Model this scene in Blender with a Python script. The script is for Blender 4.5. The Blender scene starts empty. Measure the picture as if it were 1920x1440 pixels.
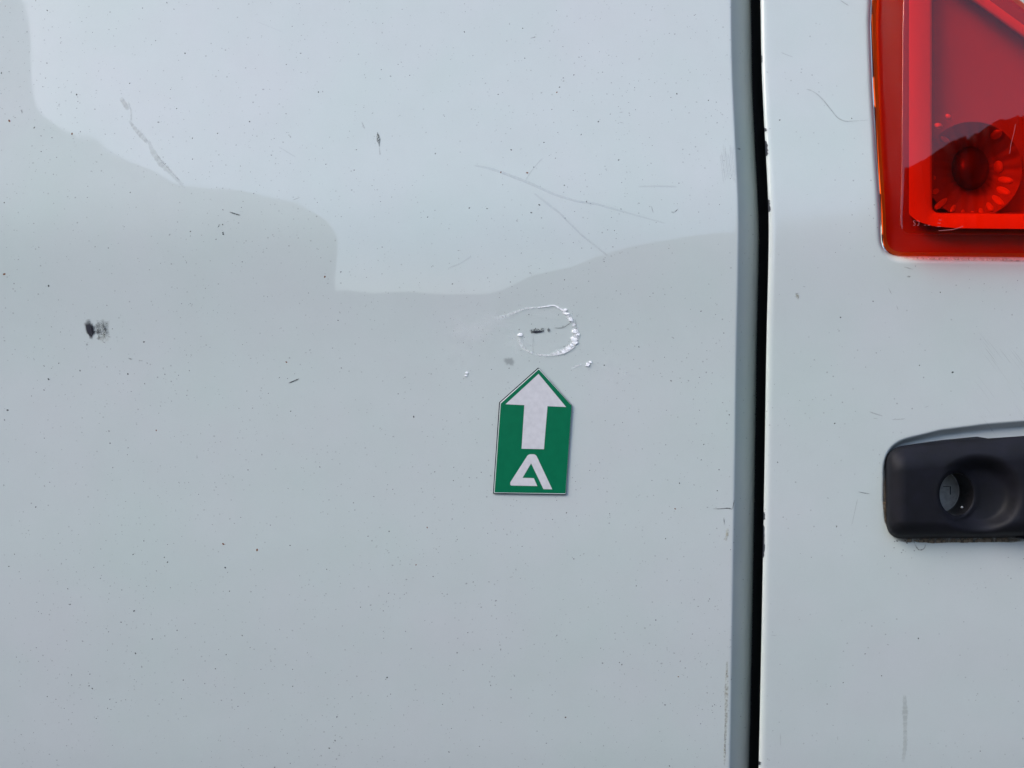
import bpy, bmesh, math, random
import numpy as np
from mathutils import Vector

S = bpy.context.scene
COL = S.collection
random.seed(7)
RNG = np.random.default_rng(11)

# ------------------------------------------------------------------ frame of reference
# The bodywork leans back by LEAN; the camera stands square to it, D metres away.
# One photograph pixel is U metres on the plane of the panel shoulder.
D, U, LEAN, EYE = 0.42, 0.00024, math.radians(8), 1.10
CL, SL = math.cos(LEAN), math.sin(LEAN)

def world(p):
    """local (x right, y into the van, z up the panel) -> world"""
    p = np.asarray(p, float)
    o = np.empty_like(p)
    o[..., 0] = p[..., 0]
    o[..., 1] = CL * p[..., 1] + SL * p[..., 2]
    o[..., 2] = EYE - SL * p[..., 1] + CL * p[..., 2]
    return o

# ------------------------------------------------------------------ camera
cam = bpy.data.cameras.new('camera')
cam_ob = bpy.data.objects.new('camera', cam)
COL.objects.link(cam_ob)
cam.sensor_width = 36.0
cam.lens = 36.0 * D / (1920 * U)
cam.clip_start, cam.clip_end = 0.01, 3000
cam_ob.location = tuple(world([0, -D, 0]))
cam_ob.rotation_euler = (math.radians(90) - LEAN, 0, 0)
S.camera = cam_ob

# ------------------------------------------------------------------ sky, sun, exposure
SUN_DIR = Vector((-0.74, -0.38, 0.70)).normalized()
W = bpy.data.worlds.new('World'); S.world = W; W.use_nodes = True
nt = W.node_tree; nt.nodes.clear()
sky = nt.nodes.new('ShaderNodeTexSky'); sky.sky_type = 'NISHITA'; sky.sun_disc = False
sky.sun_elevation = math.asin(SUN_DIR.z)
sky.sun_rotation = math.atan2(SUN_DIR.x, SUN_DIR.y)
sky.air_density, sky.dust_density, sky.ozone_density = 1.0, 1.9, 1.0
bg = nt.nodes.new('ShaderNodeBackground'); bg.inputs['Strength'].default_value = 0.15
wo = nt.nodes.new('ShaderNodeOutputWorld')
nt.links.new(sky.outputs[0], bg.inputs[0]); nt.links.new(bg.outputs[0], wo.inputs[0])
sun = bpy.data.lights.new('sun', 'SUN'); sun.energy = 0.5; sun.angle = math.radians(26)
sun.color = (1.0, 0.985, 0.96)
sun_ob = bpy.data.objects.new('sun', sun); COL.objects.link(sun_ob)
sun_ob.rotation_euler = SUN_DIR.to_track_quat('Z', 'Y').to_euler()
sun_ob.location = (2, -3, 6)
S.view_settings.view_transform = 'Standard'; S.view_settings.look = 'None'
S.view_settings.gamma = 1; S.view_settings.use_curve_mapping = False
S.view_settings.exposure = 1.48
S.cycles.transparent_max_bounces = 24
S.cycles.max_bounces = 12

# ------------------------------------------------------------------ panel profile
_ys = np.array([-900, -300, 0, 110, 200, 280, 333, 400, 430, 520, 600, 700, 800, 1040, 1200, 1440, 1800, 2600.]) - 720
_hs = np.array([-75, -19, -14.2, -13.0, -9.3, -5.6, -2.7, -.4, 0, -1.6, -3.5, -5.2, -6.4, -10, -12.6, -17, -25, -45.]) * 1e-3
_old = _hs.copy()                      # bow of the shut line as it would look on its own
_hs = _hs * np.where(_ys < -290, .55, .8); _hs[:4] = np.array([-38, -18.5, -10.6, -7.7]) * 1e-3; _hs[-5:] = np.array([-8.2, -11.6, -18.5, -33, -75]) * 1e-3
_g = np.arange(-2500, 2501, 2.)
_k = np.exp(-.5 * (np.arange(-120, 121, 2) / 34) ** 2); _k /= _k.sum()
def _smooth(h): return np.convolve(np.pad(np.interp(_g, _ys, h), 60, mode='edge'), _k, 'valid')
_hv = _smooth(_hs); _ov = _smooth(_old)
def prof(v): return np.interp(v, _g, _hv)
def bow(v):
    """sideways curve of the shut line, in pixels"""
    o = np.interp(v, _g, _ov)
    return np.where(np.abs(v) < 1100, 472 * ((D - prof(v)) / (D - o) - 1), 0) + np.where(np.abs(v) >= 1100, 472 * ((D - prof(np.sign(v) * 1100)) / (D - np.interp(np.sign(v) * 1100, _g, _ov)) - 1), 0)

def wave(u, v):
    """slow waviness of old pressed sheet metal, metres"""
    return 1e-5 * (1.6 * np.sin(u * .0171 + v * .0062 + 1.1) + 1.2 * np.sin(u * .0093 - v * .0148 + .4)
                   + .55 * np.sin(u * .041 + v * .019) + .45 * np.sin(v * .047 - u * .023 + 2.))

def dent(u, v):
    """shallow dent with a raised creased rim above the marker"""
    x, y = u - 64, v + 99
    r = np.hypot(x / 52, y / 43)
    h = -0.00004 * np.exp(-(r / .8) ** 4)
    h += 0.000025 * np.exp(-((r - 1) / .10) ** 2) * (0.55 + 0.45 * np.tanh(x / 25))
    h += 0.00003 * np.exp(-((u + 60) / 60) ** 2 - ((v + 105) / 16) ** 2)
    h -= 0.00006 * np.exp(-((u - 60) / 210) ** 2 - ((v + 70) / 120) ** 2)
    return h

def skin(u, v): return prof(v) + wave(u, v) + dent(u, v)

def uvh(px, py, e=0.0):
    """photograph pixel -> position on the skin, raised by e"""
    px = np.asarray(px, float); py = np.asarray(py, float)
    h = np.zeros(np.broadcast(px, py).shape)
    for _ in range(6):
        k = (D - h) / D
        u, v = (px - 960) * k, (py - 720) * k
        h = skin(u, v) + e
    return u, v, h
def on(px, py, e=0.0):
    u, v, h = uvh(px, py, e)
    return np.stack([u * U, -h, -v * U], -1)
def at(px, py, h):
    """point at absolute height h (metres towards the viewer)"""
    px, py, h = np.broadcast_arrays(np.asarray(px, float), np.asarray(py, float), np.asarray(h, float))
    k = (D - h) / D
    return np.stack([(px - 960) * k * U, -h, -(py - 720) * k * U], -1)

# ------------------------------------------------------------------ helpers
def mesh_ob(name, verts, faces, mat, parent=None, smooth=True, **props):
    me = bpy.data.meshes.new(name)
    me.from_pydata([tuple(p) for p in world(np.asarray(verts, float).reshape(-1, 3))], [], [tuple(int(i) for i in f) for f in faces])
    me.update()
    if smooth: me.polygons.foreach_set('use_smooth', [True] * len(me.polygons))
    for m in (mat if isinstance(mat, (list, tuple)) else [mat]): me.materials.append(m)
    o = bpy.data.objects.new(name, me); COL.objects.link(o)
    if parent is not None:
        o.parent = parent
        o.matrix_parent_inverse = parent.matrix_world.inverted()
    for k, v in props.items(): o[k] = v
    return o

def fast_mesh(name, verts, quads, mat, parent=None, **props):
    me = bpy.data.meshes.new(name)
    v = world(np.asarray(verts, float).reshape(-1, 3)); q = np.asarray(quads, np.int32)
    me.vertices.add(len(v)); me.vertices.foreach_set('co', v.astype(np.float32).ravel())
    me.loops.add(q.size); me.loops.foreach_set('vertex_index', q.ravel())
    me.polygons.add(len(q))
    me.polygons.foreach_set('loop_start', np.arange(0, q.size, q.shape[1], dtype=np.int32))
    me.polygons.foreach_set('use_smooth', np.ones(len(q), bool))
    me.update(calc_edges=True); me.validate()
    me.materials.append(mat)
    o = bpy.data.objects.new(name, me); COL.objects.link(o)
    if parent is not None:
        o.parent = parent
        o.matrix_parent_inverse = parent.matrix_world.inverted()
    for k, vv in props.items(): o[k] = vv
    return o

def empty(name, loc, **props):
    o = bpy.data.objects.new(name, None); COL.objects.link(o)
    o.location = loc; o.empty_display_size = 0.05
    bpy.context.view_layer.update()
    for k, v in props.items(): o[k] = v
    return o

def grid_quads(nr, nc):
    i = np.arange(nr * nc).reshape(nr, nc)
    return np.stack([i[:-1, :-1], i[1:, :-1], i[1:, 1:], i[:-1, 1:]], -1)

def sdist(px, py, poly):
    """signed distance to a polygon, negative inside"""
    P = np.asarray(poly, float); x = np.asarray(px, float); y = np.asarray(py, float)
    d = np.full(x.shape, 1e9); ins = np.zeros(x.shape, bool)
    for a, b in zip(P, np.roll(P, -1, 0)):
        e = b - a; L = (e ** 2).sum() + 1e-12
        t = np.clip(((x - a[0]) * e[0] + (y - a[1]) * e[1]) / L, 0, 1)
        d = np.minimum(d, np.hypot(x - a[0] - t * e[0], y - a[1] - t * e[1]))
        c = ((a[1] > y) != (b[1] > y))
        with np.errstate(divide='ignore', invalid='ignore'):
            xi = a[0] + (y - a[1]) * e[0] / (e[1] if abs(e[1]) > 1e-12 else 1e-12)
        ins ^= c & (x < xi)
    return np.where(ins, -d, d)

def rounded(poly, radii, n=7):
    """round each corner of a polygon"""
    P = [np.array(p, float) for p in poly]; out = []
    if not hasattr(radii, '__len__'): radii = [radii] * len(P)
    for i, p in enumerate(P):
        a, b, r = P[i - 1] - p, P[(i + 1) % len(P)] - p, radii[i]
        if r <= 0: out.append(p); continue
        la, lb = np.linalg.norm(a), np.linalg.norm(b); a, b = a / la, b / lb
        ang = math.acos(max(-1, min(1, float(a @ b))))
        t = min(r / math.tan(ang / 2), .48 * la, .48 * lb)
        p0, p1 = p + a * t, p + b * t
        for k in range(n + 1):
            w = k / n
            out.append((1 - w) ** 2 * p0 + 2 * w * (1 - w) * p + w * w * p1)
    return np.array(out)

def resample(poly, n):
    P = np.asarray(poly, float); Q = np.vstack([P, P[:1]])
    L = np.r_[0, np.cumsum(np.hypot(*np.diff(Q, axis=0).T))]
    t = np.linspace(0, L[-1], n, endpoint=False)
    return np.stack([np.interp(t, L, Q[:, 0]), np.interp(t, L, Q[:, 1])], -1)

def ear(poly):
    """triangles of a simple polygon"""
    from mathutils.geometry import tessellate_polygon
    return tessellate_polygon([[Vector((p[0], p[1], 0)) for p in poly]])

def prism(name, poly, e0, e1, mat, parent, chamfer=0.0, place=on, **props):
    """raised plate following the skin; chamfer in pixels"""
    P = np.asarray(poly, float); n = len(P)
    rings = [place(P[:, 0], P[:, 1], e0)]
    if chamfer > 0:
        c = inset(P, chamfer)
        rings += [place(P[:, 0], P[:, 1], e1 - .35 * (e1 - e0)), place(c[:, 0], c[:, 1], e1)]
    else:
        c = P; rings += [place(P[:, 0], P[:, 1], e1)]
    V = np.vstack(rings); F = []
    for r in range(len(rings) - 1):
        for i in range(n):
            j = (i + 1) % n
            F.append((r * n + i, r * n + j, (r + 1) * n + j, (r + 1) * n + i))
    b = (len(rings) - 1) * n
    F += [tuple(b + i for i in t) for t in ear(c)]
    o = mesh_ob(name, V, F, mat, parent, smooth=False, **props)
    return o

def inset(P, d):
    P = np.asarray(P, float)
    a = P - np.roll(P, 1, 0); b = np.roll(P, -1, 0) - P
    a /= np.linalg.norm(a, axis=1)[:, None] + 1e-9; b /= np.linalg.norm(b, axis=1)[:, None] + 1e-9
    area = np.sum(P[:, 0] * np.roll(P[:, 1], -1) - np.roll(P[:, 0], -1) * P[:, 1])
    sgn = 1 if area > 0 else -1
    na = np.stack([-a[:, 1], a[:, 0]], -1) * sgn; nb = np.stack([-b[:, 1], b[:, 0]], -1) * sgn
    m = na + nb; m /= (np.linalg.norm(m, axis=1)[:, None] + 1e-9)
    k = np.clip(1 / np.maximum((m * na).sum(1), .35), 1, 2.2)
    return P + m * (d * k)[:, None]

# ------------------------------------------------------------------ materials
def mat_new(name):
    m = bpy.data.materials.new(name); m.use_nodes = True
    n = m.node_tree; n.nodes.clear()
    out = n.nodes.new('ShaderNodeOutputMaterial')
    return m, n, out
def pbsdf(n, col, rough, **kw):
    b = n.nodes.new('ShaderNodeBsdfPrincipled')
    b.inputs['Base Color'].default_value = (*col, 1); b.inputs['Roughness'].default_value = rough
    for k, v in kw.items(): b.inputs[k].default_value = v
    return b
def simple(name, col, rough, bump=None, var=None, **kw):
    """bump=(scale, strength, distance); var=(scale, other colour)"""
    m, n, out = mat_new(name); b = pbsdf(n, col, rough, **kw)
    tc = n.nodes.new('ShaderNodeTexCoord')
    if bump:
        t = n.nodes.new('ShaderNodeTexNoise'); t.inputs['Scale'].default_value = bump[0]; t.inputs['Detail'].default_value = 3
        n.links.new(tc.outputs['Object'], t.inputs['Vector'])
        u = n.nodes.new('ShaderNodeBump'); u.inputs['Strength'].default_value = bump[1]; u.inputs['Distance'].default_value = bump[2]
        n.links.new(t.outputs['Fac'], u.inputs['Height']); n.links.new(u.outputs[0], b.inputs['Normal'])
    if var:
        t = n.nodes.new('ShaderNodeTexNoise'); t.inputs['Scale'].default_value = var[0]; t.inputs['Detail'].default_value = 6
        n.links.new(tc.outputs['Object'], t.inputs['Vector'])
        r = n.nodes.new('ShaderNodeValToRGB')
        r.color_ramp.elements[0].position = .35; r.color_ramp.elements[1].position = .68
        r.color_ramp.elements[0].color = (*col, 1); r.color_ramp.elements[1].color = (*var[1], 1)
        n.links.new(t.outputs['Fac'], r.inputs[0]); n.links.new(r.outputs[0], b.inputs['Base Color'])
    n.links.new(b.outputs[0], out.inputs[0])
    return m

def paint_mat(name='weathered_white_paint', haze=(.008, .02)):
    m, n, out = mat_new(name)
    b = pbsdf(n, (.6, .63, .6), .32)
    b.inputs['Coat Weight'].default_value = 1.0; b.inputs['Coat Roughness'].default_value = 0.035
    b.inputs['Coat IOR'].default_value = 1.44; b.inputs['Specular IOR Level'].default_value = .0
    tc = n.nodes.new('ShaderNodeTexCoord')
    def noise(scale, detail, rough=.5):
        t = n.nodes.new('ShaderNodeTexNoise'); t.inputs['Scale'].default_value = scale
        t.inputs['Detail'].default_value = detail; t.inputs['Roughness'].default_value = rough
        n.links.new(tc.outputs['Object'], t.inputs['Vector']); return t
    def ramp(src, p0, p1, c0, c1):
        r = n.nodes.new('ShaderNodeValToRGB'); e = r.color_ramp.elements
        e[0].position, e[1].position = p0, p1; e[0].color, e[1].color = (*c0, 1), (*c1, 1)
        n.links.new(src, r.inputs[0]); return r
    def mul(a, b_):
        x = n.nodes.new('ShaderNodeMix'); x.data_type = 'RGBA'; x.blend_type = 'MULTIPLY'; x.inputs[0].default_value = 1
        n.links.new(a, x.inputs[6]); n.links.new(b_, x.inputs[7]); return x.outputs[2]
    # slow tint differences of the sprayed paint, then dust film and fine grain
    a = ramp(noise(16, 3).outputs['Fac'], .3, .7, (.556, .622, .582), (.584, .614, .596))
    c = ramp(noise(60, 5, .6).outputs['Fac'], .3, .75, (1, 1, 1), (.972, .972, .968))
    f = ramp(noise(2600, 2, .7).outputs['Fac'], .25, .8, (1.02, 1.02, 1.02), (.965, .965, .965))
    col = mul(mul(a.outputs[0], c.outputs[0]), f.outputs[0])
    # tiny tar dots
    v = n.nodes.new('ShaderNodeTexVoronoi'); v.inputs['Scale'].default_value = 240
    n.links.new(tc.outputs['Object'], v.inputs['Vector'])
    vr = ramp(v.outputs['Distance'], .05, .11, (.62, .62, .62), (1, 1, 1))
    vm = ramp(noise(40, 2).outputs['Fac'], .45, .62, (0, 0, 0), (1, 1, 1))
    x = n.nodes.new('ShaderNodeMix'); x.data_type = 'RGBA'; x.blend_type = 'MULTIPLY'
    n.links.new(vm.outputs[0], x.inputs[0]); n.links.new(col, x.inputs[6]); n.links.new(vr.outputs[0], x.inputs[7])
    n.links.new(x.outputs[2], b.inputs['Base Color'])
    # dull haze in the lacquer
    cr = ramp(noise(30, 4).outputs['Fac'], .35, .7, (haze[0],) * 3, (haze[1],) * 3)
    n.links.new(cr.outputs[0], b.inputs['Coat Roughness'])
    bp = n.nodes.new('ShaderNodeBump'); bp.inputs['Strength'].default_value = .12; bp.inputs['Distance'].default_value = .00003
    n.links.new(noise(500, 2).outputs['Fac'], bp.inputs['Height'])
    n.links.new(bp.outputs[0], b.inputs['Normal']); n.links.new(bp.outputs[0], b.inputs['Coat Normal'])
    n.links.new(b.outputs[0], out.inputs[0])
    return m

def film_mat(name, col, rough=.6, grain=None, coat=0):
    """thin film of dirt, rust or rubbed paint; its thickness is the mesh attribute 'film'"""
    m, n, out = mat_new(name); b = pbsdf(n, col, rough)
    b.inputs['Coat Weight'].default_value = coat; b.inputs['Coat Roughness'].default_value = .02; b.inputs['Coat IOR'].default_value = 1.6
    t = n.nodes.new('ShaderNodeBsdfTransparent'); x = n.nodes.new('ShaderNodeMixShader')
    at_ = n.nodes.new('ShaderNodeAttribute'); at_.attribute_name = 'film'
    src = at_.outputs['Fac']
    if grain:
        tc = n.nodes.new('ShaderNodeTexCoord'); no = n.nodes.new('ShaderNodeTexNoise')
        no.inputs['Scale'].default_value = grain; no.inputs['Detail'].default_value = 4
        n.links.new(tc.outputs['Object'], no.inputs['Vector'])
        mr = n.nodes.new('ShaderNodeMapRange'); mr.inputs[1].default_value = .35; mr.inputs[2].default_value = .62
        n.links.new(no.outputs['Fac'], mr.inputs[0])
        ml = n.nodes.new('ShaderNodeMath'); ml.operation = 'MULTIPLY'
        n.links.new(src, ml.inputs[0]); n.links.new(mr.outputs[0], ml.inputs[1]); src = ml.outputs[0]
    n.links.new(src, x.inputs[0]); n.links.new(t.outputs[0], x.inputs[1]); n.links.new(b.outputs[0], x.inputs[2])
    n.links.new(x.outputs[0], out.inputs[0])
    return m

def lens_mat(name='red_lens_plastic', f0=.05):
    m, n, out = mat_new(name)
    t = n.nodes.new('ShaderNodeBsdfTransparent'); t.inputs[0].default_value = (.985, .30, .06, 1)
    g = n.nodes.new('ShaderNodeBsdfGlossy'); g.inputs['Roughness'].default_value = .012
    x = n.nodes.new('ShaderNodeMixShader')
    ge = n.nodes.new('ShaderNodeNewGeometry'); dt = n.nodes.new('ShaderNodeVectorMath'); dt.operation = 'DOT_PRODUCT'
    n.links.new(ge.outputs['Normal'], dt.inputs[0]); n.links.new(ge.outputs['Incoming'], dt.inputs[1])
    def mth(op, a, b=None):
        q = n.nodes.new('ShaderNodeMath'); q.operation = op
        for k, v in ((0, a), (1, b)):
            if v is None: continue
            if isinstance(v, (int, float)): q.inputs[k].default_value = v
            else: n.links.new(v, q.inputs[k])
        return q.outputs[0]
    f = mth('ADD', f0, mth('MULTIPLY', 1 - f0 if f0 > .03 else .1, mth('POWER', mth('SUBTRACT', 1.0, mth('ABSOLUTE', dt.outputs['Value'])), 5.0)))
    n.links.new(f, x.inputs[0]); n.links.new(t.outputs[0], x.inputs[1]); n.links.new(g.outputs[0], x.inputs[2])
    n.links.new(x.outputs[0], out.inputs[0])
    return m

PAINT = paint_mat(); DOORPAINT = paint_mat('hazed_white_paint', (.11, .17))
BLACK = simple('black_rubber', (.004, .004, .004), .8)
DARKCHIP = film_mat('bare_dark_primer', (.018, .018, .028), .45)
CHIPGREY = film_mat('grey_scuff', (.12, .13, .12), .5, 2500)
SMEAR = film_mat('beige_grey_smear', (.46, .47, .42), .4, coat=1)
SCRATCH = film_mat('dull_scratch', (.47, .47, .49), .4, coat=1)
TAN = film_mat('tan_grime', (.17, .13, .085), .85)
YELL = film_mat('yellow_stain', (.45, .42, .30), .7, 900)
TAR = film_mat('tar_speck', (.025, .026, .03), .6)
RUST = film_mat('rust_speck', (.20, .075, .02), .8)
FLAKE = simple('lifted_white_lacquer', (.96, .96, .95), .7)
PLASTIC = simple('textured_black_plastic', (.0066, .0068, .0088), .6, bump=(2600, .5, .00012), var=(120, (.009, .009, .014)), **{'Specular IOR Level': .22})
LOCK = simple('dull_lock_metal', (.26, .245, .22), .6, var=(500, (.36, .345, .315)))
SLOT = simple('key_slot_dark', (.006, .006, .006), .6)
LENS = lens_mat(); LENSWALL = lens_mat('red_lens_side', .014)
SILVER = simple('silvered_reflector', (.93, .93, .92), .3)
FACET = simple('facet_lit_tone', (.72, .72, .71), .3)  # paler copy of the reflector silver, standing for caught light
CHROME = simple('chrome_shade_tone', (.40, .40, .40), .4)  # darker copy of the silver, the cavity's dimness put into the colour
BOWL = simple('bowl_shade_tone', (.36, .36, .36), .4)  # darker again, the bowl's shade put into the colour
HOUSING = simple('grey_lamp_housing', (.33, .33, .33), .6)
BULB = simple('dark_bulb_glass', (.06, .055, .06), .4, bump=(900, .3, .0003))
GREEN = simple('green_print', (.001, .145, .062), .3, var=(300, (.0015, .158, .068)), **{'Specular IOR Level': .22})
WHITEP = simple('white_print', (.68, .665, .665), .45, var=(420, (.61, .595, .595)))
CORE = simple('white_plastic_core', (.72, .76, .73), .5)
MAGNET_SHADE = simple('dark_magnet_and_shadow', (.012, .014, .018), .6)

def film_ob(name, V, F, alpha, mat, parent, **props):
    o = mesh_ob(name, V, F, mat, parent, smooth=True, **props)
    a = o.data.attributes.new('film', 'FLOAT', 'POINT')
    a.data.foreach_set('value', np.asarray(alpha, np.float32))
    return o

# ------------------------------------------------------------------ the van
van = empty('white_van', (0, 0.6, 0),
            label='white van with scratched speckled bodywork, red tail light and black door handle', category='van')

def refine(lo, hi, step, spots, far):
    """grid lines: base step, finer where spots ask, coarse beyond"""
    xs = [np.arange(lo, hi + .1, step)]
    for a, b, st in spots:
        xs[0] = xs[0][(xs[0] < a) | (xs[0] > b)]; xs.append(np.arange(a, b + .1, st))
    for f in far: xs.append(np.array(f, float))
    return np.unique(np.round(np.concatenate(xs), 3))

# ---- wide body panel: skin up to its folded edge, the folded return and the drop into the gap
rows = refine(-1000, 1000, 5, [(-190, -10, 1.5)], [[-2200, -1900, -1600, -1400, -1250, -1120], [1120, 1250, 1400, 1600, 1900, 2200]])
cols = refine(-1180, 415, 5, [(-30, 160, 1.5)], [[-4200, -3400, -2700, -2100, -1700, -1400]])
fold_px = np.array([1378, 1382, 1384.2, 1385.6, 1386.6, 1388, 1392, 1398, 1405, 1412, 1418, 1421.5, 1423.3, 1424.2])
fold_h = np.array([0, 0, -.05, -.3, -.8, -1.7, -4.2, -7.8, -11.6, -15.4, -19, -22.5, -27, -38]) * 1e-3
fold_u = (fold_px - 960) * (D - fold_h) / D
cu = np.r_[cols, fold_u]; ch = np.r_[np.zeros(len(cols)), fold_h]
uu, vv = np.meshgrid(cu, rows)
uu = uu + bow(vv) * np.clip((uu - 250) / 150, 0, 1)
hh = skin(uu, vv) + ch[None, :]
body = fast_mesh('body_panel', np.stack([uu * U, -hh, -vv * U], -1), grid_quads(len(rows), len(cu)).reshape(-1, 4), PAINT, van)

# ---- outlines on the door side, in photograph pixels
LAMP = rounded([(1640, -150), (1633, 40), (1637, 160), (1645, 300), (1652, 400), (1655, 482), (2010, 485), (2030, 96), (1915, 2), (1690, -172)],
               [30, 0, 0, 0, 0, 40, 20, 20, 0, 30], 14)
HANDLE = rounded([(1659, 940), (1660, 840), (1766, 825), (1832, 818.5), (1852, 822), (1925, 817), (2120, 800), (2120, 1030), (1990, 1010), (1900, 1009), (1661, 1012)],
                 [0, 40, 0, 8, 8, 0, 0, 0, 0, 0, 42], 10)
POCKET = rounded([(1656, 940), (1657, 830), (1766, 804), (1850, 793.5), (1925, 787.5), (2130, 770), (2130, 1000), (1990, 1002), (1700, 1004), (1660, 985)],
                 [0, 62, 0, 0, 0, 0, 0, 0, 0, 20], 12)

# ---- door panel: rounded front edge, lamp opening, handle pocket
rim_px = np.array([1433.5, 1430.2, 1428.4, 1427.6, 1427.4, 1428.0, 1429.5, 1432, 1435.5, 1440]) + 14.4
rim_h = np.array([-48, -20, -8, -3.8, -2.0, -1.35, -.85, -.42, -.12, 0]) * 1e-3
rim_u = (rim_px - 960) * (D - rim_h) / D
dcols = refine(499, 1180, 3, [], [[1250, 1350, 1500, 1750, 2100, 2600, 3200]])
drows = refine(-1000, 1000, 5, [(-740, -190, 3), (50, 330, 2)], [[-2200, -1900, -1600, -1400, -1250, -1120], [1120, 1250, 1400, 1600, 1900, 2200]])
du = np.r_[rim_u, dcols]; dh = np.r_[rim_h, np.zeros(len(dcols))]
uu, vv = np.meshgrid(du, drows)
uu = uu + bow(vv) * np.clip((600 - uu) / 90, 0, 1)
h0 = prof(vv) + wave(uu, vv)
ip = 960 + uu * D / (D - h0); iq = 720 + vv * D / (D - h0)
dl = sdist(ip, iq, LAMP)
groove = np.where(dl < 11, -0.0016 * np.clip((11 - dl) / 11, 0, 1) ** 2, 0) + np.where(dl < 0, np.maximum(dl, -10) * 4e-4, 0)
dp = sdist(ip, iq, POCKET)
wid = np.interp(iq, [780, 835, 880, 1000], [15, 15, 6, 6])
t = np.clip(-dp / wid, 0, 1); pocket = -0.0040 * (t * t * (3 - 2 * t))
hh = h0 + dh[None, :] + groove + pocket
Q = grid_quads(len(drows), len(du)).reshape(-1, 4)
keep = (dl.ravel()[Q].max(1) > -9) & (sdist(ip, iq, HANDLE).ravel()[Q].max(1) > -14)
door = fast_mesh('door_panel', np.stack([uu * U, -hh, -vv * U], -1), Q[keep], DOORPAINT, van)

# ---- rubber seal deep in the gap between the two
sv = np.array([-2200, -1000, -700, -500, -350, -290, -200, 0, 300, 700, 1000, 2200.])
su = np.array([440, 470, 500, 530, 560]); sh = np.array([-.052, -.044, -.042, -.044, -.052])
uu, vv = np.meshgrid(su, sv)
fast_mesh('door_seal', np.stack([uu * U, -(prof(vv) + sh[None, :]), -vv * U], -1), grid_quads(len(sv), len(su)).reshape(-1, 4), BLACK, van)

# ------------------------------------------------------------------ tail light
lamp = empty('tail_light', tuple(world(at(1830, 250, 0))))
lamp.parent = van; lamp.matrix_parent_inverse = van.matrix_world.inverted()
def face_h(py): return 0.0095 - math.tan(math.radians(2.0)) * (440 - np.asarray(py, float)) * U
FACE = rounded([(1697, -120), (1692, 60), (1691, 200), (1690, 330), (1686, 441), (2000, 443), (2020, 92), (1917, 7), (1715, -135)],
               [14, 0, 0, 0, 24, 14, 14, 0, 14], 14)
# both outlines parametrised together so the side wall lofts cleanly
NL = 220
def by_angle(poly, c, n):
    P = resample(poly, 1600); a = np.unwrap(np.arctan2(P[:, 1] - c[1], P[:, 0] - c[0]))
    o = np.argsort(np.mod(a, 2 * np.pi)); aa = np.mod(a, 2 * np.pi)[o]; P = P[o]
    return P
cL = (1830, 200)
def ray_out(poly, c, ang):
    """where rays from c leave the polygon"""
    P = np.asarray(poly, float); Qn = np.roll(P, -1, 0); out = []
    for th in ang:
        d = np.array([math.cos(th), math.sin(th)]); best = None
        e = Qn - P; w = P - np.array(c)
        den = d[0] * e[:, 1] - d[1] * e[:, 0]
        with np.errstate(divide='ignore', invalid='ignore'):
            tt = (w[:, 0] * e[:, 1] - w[:, 1] * e[:, 0]) / den
            ss = (w[:, 0] * d[1] - w[:, 1] * d[0]) / den
        ok = (np.abs(den) > 1e-9) & (tt > 0) & (ss >= -1e-6) & (ss <= 1 + 1e-6)
        out.append(np.array(c) + d * tt[ok].max())
    return np.array(out)
# angles dense round the visible lower-left corner
ang = np.unique(np.r_[np.linspace(0, 2 * np.pi, 160, endpoint=False), np.linspace(math.radians(112), math.radians(135), 70)])
NL = len(ang)
OL = ray_out(LAMP, cL, ang); FL = ray_out(FACE, cL, ang)
base_h = uvh(OL[:, 0], OL[:, 1])[2]
rings = []
def mixring(t, hfrac, inn=0.0):
    # t along wall from base outline to face outline
    P = OL * (1 - t) + FL * t
    hb = base_h - .002; hf = face_h(FL[:, 1])
    return P, hb + (hf - hb) * hfrac
OLi = inset(OL, .2)
fh = face_h(FL[:, 1])
rings.append(at(OLi[:, 0], OLi[:, 1], base_h - .0034))
for tt in (.25, .5, .75, .93):
    P = OLi * (1 - tt) + FL * tt
    rings.append(at(P[:, 0], P[:, 1], (base_h - .0034) * (1 - tt) + (fh - .0006) * tt))
rings.append(at(FL[:, 0], FL[:, 1], fh - .0002))
for f in (.985, .96, .8, .6, .4, .2, .05):
    P = np.array(cL) + (FL - np.array(cL)) * f
    rings.append(at(P[:, 0], P[:, 1], face_h(P[:, 1])))
V = np.vstack(rings); F = []
for r in range(len(rings) - 1):
    for i in range(NL):
        j = (i + 1) % NL
        F.append((r * NL + i, r * NL + j, (r + 1) * NL + j, (r + 1) * NL + i))
F.append(tuple((len(rings) - 1) * NL + i for i in range(NL)))
lens = mesh_ob('lens', V, F, [LENS, LENSWALL], lamp)
for i_ in range(5 * NL): lens.data.polygons[i_].material_index = 1
bm = bmesh.new(); bm.from_mesh(lens.data); bmesh.ops.recalc_face_normals(bm, faces=bm.faces)
# outward = towards the viewer on the face
if bm.faces[:][-1].normal.y > 0:
    bmesh.ops.reverse_faces(bm, faces=bm.faces)
bm.to_mesh(lens.data); bm.free()
so = lens.modifiers.new('wall', 'SOLIDIFY'); so.thickness = .0018; so.offset = -1

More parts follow.
